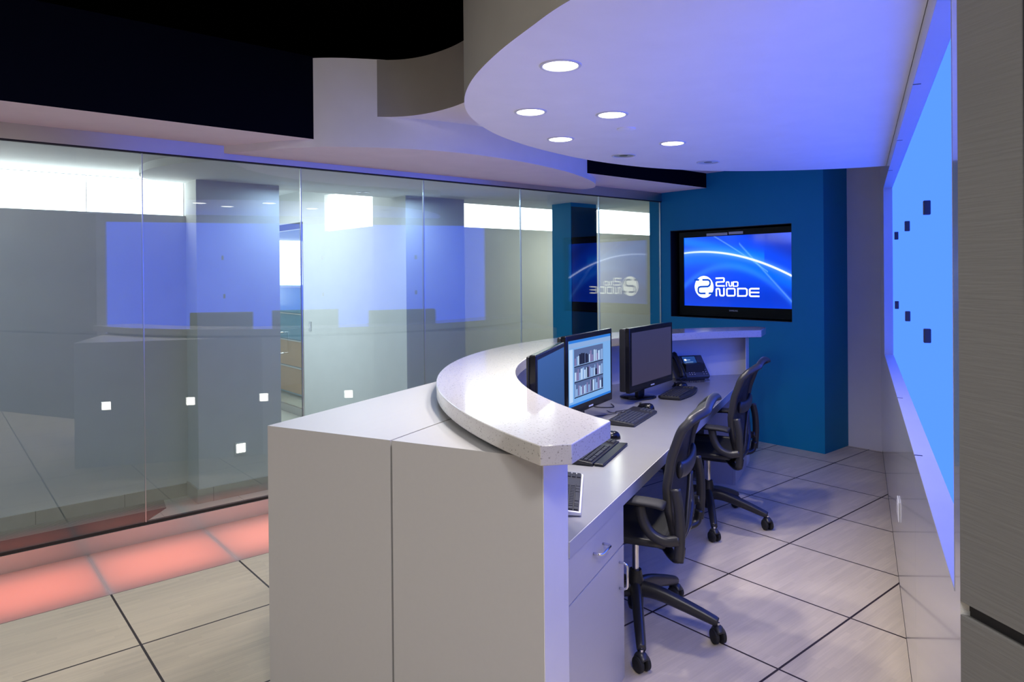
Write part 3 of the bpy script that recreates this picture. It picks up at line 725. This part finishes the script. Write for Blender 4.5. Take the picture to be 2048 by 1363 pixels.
def monitor(u, v, ang, w, h, zb, lab, smat, bz=.022, chin=.035, depth=.055, tilt=0, base='plate'):
    """u,v: left front corner (seen from the front) on the worktop; ang: direction of the width in the uv frame"""
    cu_, cv = u+w/2*math.cos(ang), v+w/2*math.sin(ang)
    t = thing('monitor', W(cu_,cv,ZWT+.0005), A+ang, lab, 'monitor')
    z0, z1 = zb-ZWT, zb-ZWT+h
    Geo().box(-w/2,w/2,0,.030,z0,z1).build('casing', M_BLKG, t, bevel=.006, seg=3)
    Geo().box(-w/2+.003,w/2-.003,.0302,depth,z0+.006,z1-.006).build('back_cover', M_BLK, t, bevel=.010, seg=3)
    s_ = Geo().box(-w/2+bz,w/2-bz,-.0016,-.0002,z0+chin,z1-bz).build('screen', smat, t)
    g = Geo().box(-.045,.045,depth+.001,depth+.035,.012,z0+.20); g.build('neck', M_BLK, t, bevel=.008)
    if base == 'plate': Geo().box(-.13,.13,-.015,.17,0,.012).build('base', M_BLK, t, bevel=.005)
    else: Geo().lathe([(0,0),(.12,0),(.12,.006),(.10,.014),(0,.018)], 36, M=Matrix.Translation((0,.105,0))).build('base', M_BLKG, t, smooth=True)
    Geo().box(.0-.028,.028,-.0009,-.0001,z0+.012,z0+.020).build('badge', M_SILV, t)
    return t, s_, z0, z1
m1 = monitor(2.583, 1.176, math.radians(10.4), .560, .414, .785, 'leftmost monitor on the desk with plain mid blue screen, partly behind the counter', M_screen('plain_blue_desktop', (.028,.075,.20), (.05,.125,.38)), depth=.045)[0]
t2, scr2, z0, z1 = monitor(3.30, 1.337, math.radians(-4.1), .606, .415, .795, 'middle monitor showing a window with a photo of bookshelves', M_screen('light_application_window', (.20,.44,.85), (.20,.42,.80)), bz=.028, chin=.046)
# picture content of the middle screen
sx0, sx1, sz0, sz1 = -.303+.028, .303-.028, z0+.046, z1-.028
cols = {k: emit('screen_'+k, c, 1.0) for k,c in dict(white=(.50,.68,.95), pale=(.26,.42,.74), mid=(.10,.15,.33), dark=(.018,.022,.06), bar=(.03,.20,.72), violet=(.22,.20,.42)).items()}
def sq(name, x0, x1, y0, y1, k, d=.0022):
    X_ = lambda a: sx0+(sx1-sx0)*a; Z_ = lambda a: sz0+(sz1-sz0)*a
    return Geo().box(X_(x0),X_(x1),-d,-.0017,Z_(y0),Z_(y1)).build(name, cols[k], scr2)
sq('title_bar',0,1,.96,1,'bar'); sq('task_bar',0,1,0,.035,'bar'); sq('tool_bar',.0,1,.885,.955,'pale')
sq('side_list',.01,.085,.07,.87,'white')
sq('photo_backdrop',.115,.80,.115,.86,'mid',.0020)
g = Geo(); rr = random.Random(8)
gs = {k: Geo() for k in ('white','pale','dark','violet')}
Xf = lambda a: sx0+(sx1-sx0)*a; Zf = lambda a: sz0+(sz1-sz0)*a
for r in range(3):
    b = .135+.235*r; x = .125
    gs['dark'].box(Xf(.115),Xf(.80),-.0026,-.0021,Zf(b-.02),Zf(b-.004))
    gs['pale'].box(Xf(.115),Xf(.80),-.0026,-.0021,Zf(b-.004),Zf(b+.006))
    while x < .78:
        w_b = rr.uniform(.018,.05); hh = rr.uniform(.10,.185); k = rr.choice(['white','pale','white','violet','dark','pale'])
        gs[k].box(Xf(x),Xf(min(x+w_b*.9,.795)),-.0026,-.0021,Zf(b+.008),Zf(b+.008+hh)); x += w_b+rr.choice([0,0,.012])
for k,g in gs.items(): 
    o = g.build('bookshelf_picture', cols[k], scr2)
monitor(4.19, 1.275, math.radians(-9.0), .675, .405, .782, 'right-hand monitor with dark dull violet screen and round foot', M_screen('dark_idle_screen', (.045,.040,.085), (.040,.042,.115), .05), depth=.075, base='round', bz=.030, chin=.045)

# ------------------------------------------------------------------ keyboards, mice, phone
def key_mesh(w, d, h, mat):
    g = Geo(); a = .0012
    P = [(-w/2,-d/2,0),(w/2,-d/2,0),(w/2,d/2,0),(-w/2,d/2,0),(-w/2+a,-d/2+a,h),(w/2-a,-d/2+a,h),(w/2-a,d/2-a,h),(-w/2+a,d/2-a,h)]
    vs = [g.bm.verts.new(p) for p in P]
    for f in ((0,3,2,1),(4,5,6,7),(0,1,5,4),(1,2,6,5),(2,3,7,6),(3,0,4,7)): g.face([vs[i] for i in f])
    me = bpy.data.meshes.new('key'); bmesh.ops.recalc_face_normals(g.bm, faces=g.bm.faces); g.bm.to_mesh(me); g.bm.free(); me.materials.append(mat); return me
KM = {m_.name: (key_mesh(.0158,.0158,.006,m_), key_mesh(.030,.0158,.006,m_), key_mesh(.10,.0158,.006,m_), key_mesh(.0158,.034,.006,m_)) for m_ in (M_KEY, M_KEYL)}
def keyboard(u, v, ang, lab, bodym, keym, L=.445, D=.148, rest=False, curved=False, group=None, flip=False):
    t = thing('keyboard', W(u,v,ZWT+.0008), A+ang+(PI if flip else 0), lab, 'keyboard', group)
    y0, y1 = -D/2, D/2
    if curved:
        out_ = [(x, y0-.028*math.cos(x/L*PI)) for x in [L/2*(k/8-1) for k in range(17)]]
        pts = out_ + [(L/2,y1-.02),(L/2-.02,y1),(-L/2+.02,y1),(-L/2,y1-.02)]
        o = Geo().prism(pts, .003, .020).build('housing', bodym, t, bevel=.004, seg=3)
    else:
        pts = [(-L/2,y0),(L/2,y0),(L/2,y1),(-L/2,y1)]
        g = Geo()
        V = [(-L/2,y0,.002),(L/2,y0,.002),(L/2,y1,.002),(-L/2,y1,.002),(-L/2,y0,.014),(L/2,y0,.014),(L/2,y1,.030),(-L/2,y1,.030)]
        vs = [g.bm.verts.new(p) for p in V]
        for f in ((0,3,2,1),(4,5,6,7),(0,1,5,4),(1,2,6,5),(2,3,7,6),(3,0,4,7)): g.face([vs[i] for i in f])
        g.build('housing', bodym, t, bevel=.003, seg=2)
    if bodym is M_SILV:
        M4 = Matrix.Translation((0,0,.0)) @ Matrix.Rotation(math.atan(.016/D),4,'X'); Geo().box(-L/2+.010,L/2-.010,y0+.009,y1-.010,.0215,.0228, M=M4).build('key_bed', M_KEY, t)
    if rest:
        Geo().box(-L/2+.01,L/2-.01,y0-.045,y0-.001,.002,.012).build('palm_rest', bodym, t, bevel=.005, seg=3)
    ms = KM[keym.name]; sl = (.016/D if not curved else 0)
    def zt(y): return (.0142+(y-y0)*sl) if not curved else .0202
    def put(me, x, y):
        o = bpy.data.objects.new('key', me); C.objects.link(o); o.parent = t; o.location = (x, y, zt(y-.004)+.0002); o.rotation_euler = (math.atan(sl),0,0)
    yb = y0+.018
    for r in range(5):
        y = yb+r*.0192; x = -L/2+.020
        if r == 0:
            for q,wd in ((0,1),(1,0),(2,1)): put(ms[wd], x+(.007 if wd else 0), y); x += .0345 if wd else .0192
            put(ms[2], x+.043, y); x += .1065
            for q in range(3): put(ms[1], x+.006, y); x += .0335
        else:
            put(ms[1], x+.006, y); x += .0335
            for q in range(12): put(ms[0], x, y); x += .0188
            put(ms[0], x+.001, y)
        xx = L/2-.020
        if r < 4:
            for q in range(3): put(ms[0], xx-q*.0188, y)
    y = yb+5*.0192+.006
    if y < y1-.008:
        for q in range(12): put(ms[0], -L/2+.020+q*.0225+(q//4)*.012, y)
    return t
keyboard(2.412, 1.008, math.radians(19.5), 'silver keyboard with black keys at the near end of the worktop, half behind the counter', M_SILV, M_KEY, L=.46, D=.17, group=None)
keyboard(3.035, 1.100, math.radians(2.5), 'black keyboard with palm rest just beyond the silver one', M_BLK, M_KEY, L=.43, D=.13, rest=True)
keyboard(3.850, 1.150, math.radians(-1.5), 'satin dark keyboard between the two chairs, left of the nearer mouse', M_GRAPH, M_KEYL, L=.43, D=.145)
keyboard(4.745, 1.108, math.radians(-2), 'black curved-front keyboard in front of the right-hand monitor', M_BLK, M_KEY, L=.46, D=.150, curved=True)
def mouse(u, v, ang, lab, mat):
    t = thing('computer_mouse', W(u,v,ZWT+.0008), A+ang, lab, 'mouse', 'computer mice')
    g = Geo()
    def fn(a, b):
        th = a*2*PI; ph = b*PI/2; cx, cy = math.cos(th), math.sin(th); k = math.cos(ph)**.6
        return Vector((.031*cx*k, .056*cy*k, .036*math.sin(ph)*(1-.22*cy*k)))
    rings = [[g.bm.verts.new(fn(i/24, j/8)) for i in range(24)] for j in range(8)]
    top = g.bm.verts.new(fn(0,1)+Vector((0,0,0)))
    for j in range(7):
        for i in range(24): g.face([rings[j][i],rings[j][(i+1)%24],rings[j+1][(i+1)%24],rings[j+1][i]])
    for i in range(24): g.face([rings[7][i],rings[7][(i+1)%24],top])
    g.face(rings[0][::-1])
    g.build('shell', mat, t, smooth=True)
    Geo().lathe([(0,-.003),(.008,-.003),(.008,.003),(0,.003)], 16, M=Matrix.Translation((0,.034,.029)) @ Matrix.Rotation(PI/2,4,'Y')).build('wheel', M_RUB, t, smooth=True)
    return t
mouse(3.345, 1.125, .2, 'black mouse at the far end of the keyboard with palm rest', M_BLKG)
mouse(4.150, 1.165, -.15, 'glossy black mouse beyond the satin keyboard, under the right-hand monitor', M_BLKG)
mouse(5.045, 1.165, .1, 'black mouse at the far end of the curved-front keyboard, before the phone', M_BLKG)

def cable(name, P, r, lab, parent=None, mat=None):
    o = Geo().tube(spline([W(*p) for p in P], 6), r, 8).build(name, mat or M_RUB, parent, smooth=True)
    if lab: tag(o, lab, 'cable', None)
    return o
cable('mouse_cable', [(4.12,1.225,.709),(4.00,1.30,.709),(3.93,1.28,.712),(3.86,1.33,.709),(3.80,1.38,.709)], .002, 'thin black cable curling behind the satin keyboard')
cable('keyboard_cable', [(3.90,1.235,.709),(3.93,1.27,.709),(3.97,1.255,.716),(3.95,1.31,.709),(4.00,1.36,.709)], .002, 'thin black cable at the foot of the middle monitor')
cable('monitor_cable', [(4.20,1.40,.712),(4.12,1.36,.709),(4.08,1.45,.709),(4.15,1.55,.709)], .003, 'black cable looping left of the right-hand monitor foot')

# desk phone
ph = thing('desk_phone', W(5.42,1.20,ZWT+.0008), A-math.radians(50), 'dark desk phone with small lit display at the far end of the worktop', 'phone')
TL = math.radians(46); MR = Matrix.Translation((0,-.085,.022)) @ Matrix.Rotation(TL,4,'X')
def bx(name, x0,x1,y0,y1,z0,z1, mat, parent=ph, bev=.003): return Geo().box(x0,x1,y0,y1,z0,z1,M=MR).build(name, mat, parent, bevel=bev)
bx('body', -.045,.15,0,.205,-.018,.018, M_PHONE, bev=.006)
Geo().prism([(-.07,.0),(.07,.0),(.02,.13),(-.07,.13)], -.04, .12, M=Matrix(((0,0,1,0),(1,0,0,0),(0,1,0,0),(0,0,0,1)))).build('stand', M_BLK, ph, bevel=.004)
bx('cradle', -.125,-.047,-.004,.212,-.018,.014, M_GRAPH, bev=.006)
M_PHD = emit('phone_display_glow', (.02,.07,.30), 1.0)
bx('display_frame', -.030,.090,.115,.195,.0182,.021, M_BLKG, bev=.001)
dsp = bx('display', -.024,.084,.121,.189,.0212,.0222, M_PHD, bev=0)
bx('display_icon', -.012,.004,.150,.164,.0224,.0228, M_LOGO, dsp, 0)
bx('display_text', .008,.036,.153,.159,.0224,.0228, cols['pale'], dsp, 0)
bx('display_text', -.010,.055,.134,.138,.0224,.0228, cols['pale'], dsp, 0)
kb_ = key_mesh(.013,.009,.004,M_KEYL); kw = key_mesh(.009,.006,.0046,M_SILV)
for r in range(4):
    for q in range(3):
        o = bpy.data.objects.new('button', kb_); C.objects.link(o); o.parent = ph; o.matrix_local = MR @ Matrix.Translation((-.015+q*.020,.020+r*.016,.0183))
        o = bpy.data.objects.new('button_legend', kw); C.objects.link(o); o.parent = ph; o.matrix_local = MR @ Matrix.Translation((-.015+q*.020,.020+r*.016,.0190))
for r in range(4):
    for q in range(2):
        o = bpy.data.objects.new('button', kb_); C.objects.link(o); o.parent = ph; o.matrix_local = MR @ Matrix.Translation((.102+q*.022,.020+r*.020,.0183))
        o = bpy.data.objects.new('button_legend', kw); C.objects.link(o); o.parent = ph; o.matrix_local = MR @ Matrix.Translation((.102+q*.022,.020+r*.020,.0190))
Geo().tube([MR @ p for p in spline([Vector((-.087,.000,.030)),Vector((-.087,.03,.046)),Vector((-.087,.10,.050)),Vector((-.087,.17,.046)),Vector((-.087,.205,.030))],5)], [(.020,.027)]*4+[(.015,.022)]*13+[(.020,.027)]*4, 14).build('handset', M_BLK, ph, smooth=True)
coil = []
for k in range(181):
    s_ = k/180; bx_, by_ = -.10+.235*s_, -.13-.020*math.sin(s_*PI*1.3); a_ = s_*2*PI*17
    coil.append((bx_, by_+.0065*math.cos(a_), .0095+.0065*math.sin(a_)))
Geo().tube(coil, .0019, 6).build('coiled_cord', M_GRAPH, ph, smooth=True)
Geo().tube(spline([MR @ Vector((-.087,-.004,.028)),(-.11,-.115,.02),(-.10,-.13,.010)],5), .002, 6).build('cord_end', M_GRAPH, ph, smooth=True)

# ------------------------------------------------------------------ office chairs
M_MESH, nt, out = newmat('chair_mesh_fabric'); N, L = nt.nodes, nt.links
b = N.new('ShaderNodeBsdfPrincipled'); b.inputs['Base Color'].default_value=(.02,.021,.024,1); b.inputs['Roughness'].default_value=.6
tr = N.new('ShaderNodeBsdfTransparent'); mx = N.new('ShaderNodeMixShader')
tc = N.new('ShaderNodeTexCoord'); sp = N.new('ShaderNodeSeparateXYZ'); L.new(tc.outputs['Object'], sp.inputs[0])
fx = (X(nt, sp.outputs[0])/.004).op('FRACT').op('LESS_THAN',.30); fz = ((X(nt, sp.outputs[2])+X(nt, sp.outputs[1]))/.004).op('FRACT').op('LESS_THAN',.30)
L.new((fx*fz).s, mx.inputs[0]); L.new(b.outputs[0], mx.inputs[1]); L.new(tr.outputs[0], mx.inputs[2]); L.new(mx.outputs[0], out.inputs[0])

def back_profile(t):
    """t 0..1 from bottom to top of the backrest -> (y, z, half width)"""
    K = [(0,-.205,.43,.12),(.12,-.205,.50,.200),(.30,-.190,.60,.232),(.45,-.185,.69,.240),(.65,-.205,.81,.246),(.82,-.245,.92,.247),(.93,-.288,.965,.228),(1,-.330,.988,.175)]
    for a,b_ in zip(K,K[1:]):
        if t <= b_[0]:
            s = (t-a[0])/(b_[0]-a[0]); return [a[i]+(b_[i]-a[i])*s for i in (1,2,3)]
    return list(K[-1][1:])
def office_chair(loc, rz, lab, spin):
    t = thing('office_chair', loc, rz, lab, 'office chair', 'black mesh office chairs at the desk')
    # five-star base
    Geo().lathe([(0,.085),(.030,.085),(.034,.10),(.036,.20),(.030,.225),(.026,.25),(0,.25)], 24).build('base_hub', M_BLK, t, smooth=False)
    for k in range(5):
        a = math.radians(spin + 72*k); ca, sa = math.cos(a), math.sin(a)
        P = [(.02*ca,.02*sa,.170),(.10*ca,.10*sa,.163),(.22*ca,.22*sa,.128),(.31*ca,.31*sa,.098),(.345*ca,.345*sa,.086)]
        leg = Geo().tube(spline(P,4), [(.036-.018*i/16, .026-.008*i/16) for i in range(17)], 12).build('leg', M_GRAPH, t, smooth=True)
        c = Vector((.345*ca,.345*sa,0)); fa = a + [0.6,-.9,1.4,.3,-.5][k]; R = Matrix.Translation(c) @ Matrix.Rotation(fa,4,'Z')
        Geo().lathe([(0,.060),(.008,.060),(.008,.085),(0,.085)], 10, M=Matrix.Translation(c)).build('caster_stem', M_CHROME, leg)
        hd = Geo(); hd.tube(spline([R@Vector((-.024,0,.046)),R@Vector((-.012,0,.062)),R@Vector((.008,0,.064)),R@Vector((.024,0,.048))],3), (.012,.019), 10); cs = hd.build('caster', M_GRAPH, leg, smooth=True)
        for s_ in (-.0165,.0165):
            MW = R @ Matrix.Translation((0,s_,.0305)) @ Matrix.Rotation(PI/2,4,'X')
            Geo().lathe([(0,-.0105),(.022,-.0105),(.030,-.007),(.030,.007),(.022,.0105),(0,.0105)], 24, M=MW).build('wheel', M_RUB, leg)
    Geo().lathe([(0,.2505),(.0145,.2505),(.0145,.385),(0,.385)], 20).build('gas_lift', M_CHROME, t, smooth=False)
    Geo().box(-.075,.075,-.17,.10,.385,.432).build('tilt_mechanism', M_BLK, t, bevel=.012, seg=3)
    g = Geo()
    for s_ in (-1,1): g.tube(spline([(s_*.06,-.13,.41),(s_*.17,-.19,.40),(s_*.225,-.225,.41),(s_*.235,-.235,.46)],5), (.015,.022), 10)
    g.build('yoke', M_BLK, t, smooth=True)
    # seat
    def seat(a, b_):
        x = (a*2-1); y = b_*2-1
        hw = .235*(1-.10*max(0,y)**3); return Vector((x*hw, y*.215+.045, .462 - .014*math.cos(x*PI/2)*math.cos(y*PI/2) - (.05*max(0,y-.45)**2) ))
    st = Geo(); st.grid(seat, 14, 14); st = st.build('seat', M_MESH, t, smooth=True, solid=.010)
    E = [seat(i/10,0) for i in range(11)]+[seat(1,i/10) for i in range(1,11)]+[seat(1-i/10,1) for i in range(1,11)]+[seat(0,1-i/10) for i in range(1,10)]
    Geo().tube(E, (.016,.013), 10, closed=True).build('seat_frame', M_GRAPH, st, smooth=True)
    Geo().box(-.18,.18,-.13,.18,.434,.4425).build('seat_pan', M_BLK, t, bevel=.004)
    # backrest: mesh and frame
    def bk(a, b_):
        y, z, hw = back_profile(b_); x = a*2-1
        return Vector((x*hw, y + .030*(1-x*x)*math.sin(PI*b_)**.7, z + .020*(1-x*x)*b_**8))
    br = Geo(); br.grid(bk, 14, 24); br = br.build('backrest', M_MESH, t, smooth=True, solid=.003)
    E = [bk(0,i/24) for i in range(25)] + [bk(i/8,1) for i in range(1,9)] + [bk(1,1-i/24) for i in range(1,25)] + [bk(1-i/8,0) for i in range(1,8)]
    Geo().tube(spline(E,2,closed=True), (.011,.019), 10, closed=True).build('back_frame', M_GRAPH, br, smooth=True)
    g = Geo(); g.tube(spline([(-.17,-.222,.745),(-.10,-.232,.736),(0,-.236,.732),(.10,-.232,.736),(.17,-.222,.745)],5), (.034,.014), 14); g.build('lumbar_pad', M_GRAPH, t, smooth=True)
    Geo().tube(spline([(-.10,-.17,.41),(-.09,-.225,.47),(-.05,-.235,.58),(0,-.238,.70)],5), .011, 8).build('back_brace', M_GRAPH, t, smooth=True)
    # arms: upright behind, swept arm and pad
    for s_ in (-1,1):
        g = Geo(); g.tube(spline([(s_*.262,-.232,.415),(s_*.268,-.240,.52),(s_*.268,-.236,.62),(s_*.262,-.222,.695)],5), (.011,.020), 12)
        ar = g.build('armrest', M_GRAPH, t, smooth=True)
        Geo().tube(spline([(s_*.266,-.238,.500),(s_*.272,-.185,.492),(s_*.276,-.130,.515),(s_*.276,-.098,.565),(s_*.274,-.085,.625)],5), (.022,.017), 12).build('arm_support', M_GRAPH, ar, smooth=True)
        Geo().tube(spline([(s_*.274,-.185,.627),(s_*.274,-.150,.634),(s_*.270,-.06,.636),(s_*.262,.02,.632),(s_*.255,.05,.625)],4), [(.012,.030)]+[(.015,.044)]*15+[(.010,.028)], 14).build('arm_pad', M_RUB, ar, smooth=True)
    return t
office_chair(W(2.945,.878,0), A+math.radians(3), 'black mesh office chair nearest the camera, beside the drawer cabinet', -160-3+23.5-23.5)
office_chair(W(4.400,.845,0), A+math.radians(-2), 'black mesh office chair farther away, near the blue wall', -164+2)

# ------------------------------------------------------------------ camera and view
cd = bpy.data.cameras.new('camera'); cam = bpy.data.objects.new('camera', cd); C.objects.link(cam)
fw = Vector((0.6442409761414959, 0.7648124505026552, -0.0039344906120451825)); rt = Vector((0.7647676231762508, -0.6442478311548019, -0.008672634760100469)); up = Vector((0.009167726086695983, -0.002578295649782726, 0.9999546515667308))
cam.matrix_world = Matrix(((rt.x,up.x,-fw.x,0),(rt.y,up.y,-fw.y,0),(rt.z,up.z,-fw.z,1.53),(0,0,0,1)))
cd.sensor_width = 36; cd.lens = 1400.4805588357399/2048*36; cd.shift_y = -128.30752716431823/2048; cd.clip_start = .05
SC.camera = cam
w = bpy.data.worlds.new('world'); SC.world = w; w.use_nodes = True
w.node_tree.nodes['Background'].inputs[0].default_value = (.5,.6,.8,1); w.node_tree.nodes['Background'].inputs[1].default_value = .01
SC.view_settings.view_transform = 'Standard'; SC.view_settings.look = 'None'; SC.view_settings.gamma = 1; SC.view_settings.use_curve_mapping = False
SC.view_settings.exposure = 0
cy = SC.cycles; cy.max_bounces = 8; cy.diffuse_bounces = 4; cy.glossy_bounces = 4; cy.transparent_max_bounces = 16; cy.transmission_bounces = 4
cy.sample_clamp_indirect = 6; cy.caustics_reflective = False; cy.caustics_refractive = False; cy.blur_glossy = .5
cy.use_denoising = True; cy.use_adaptive_sampling = True; cy.adaptive_threshold = .02
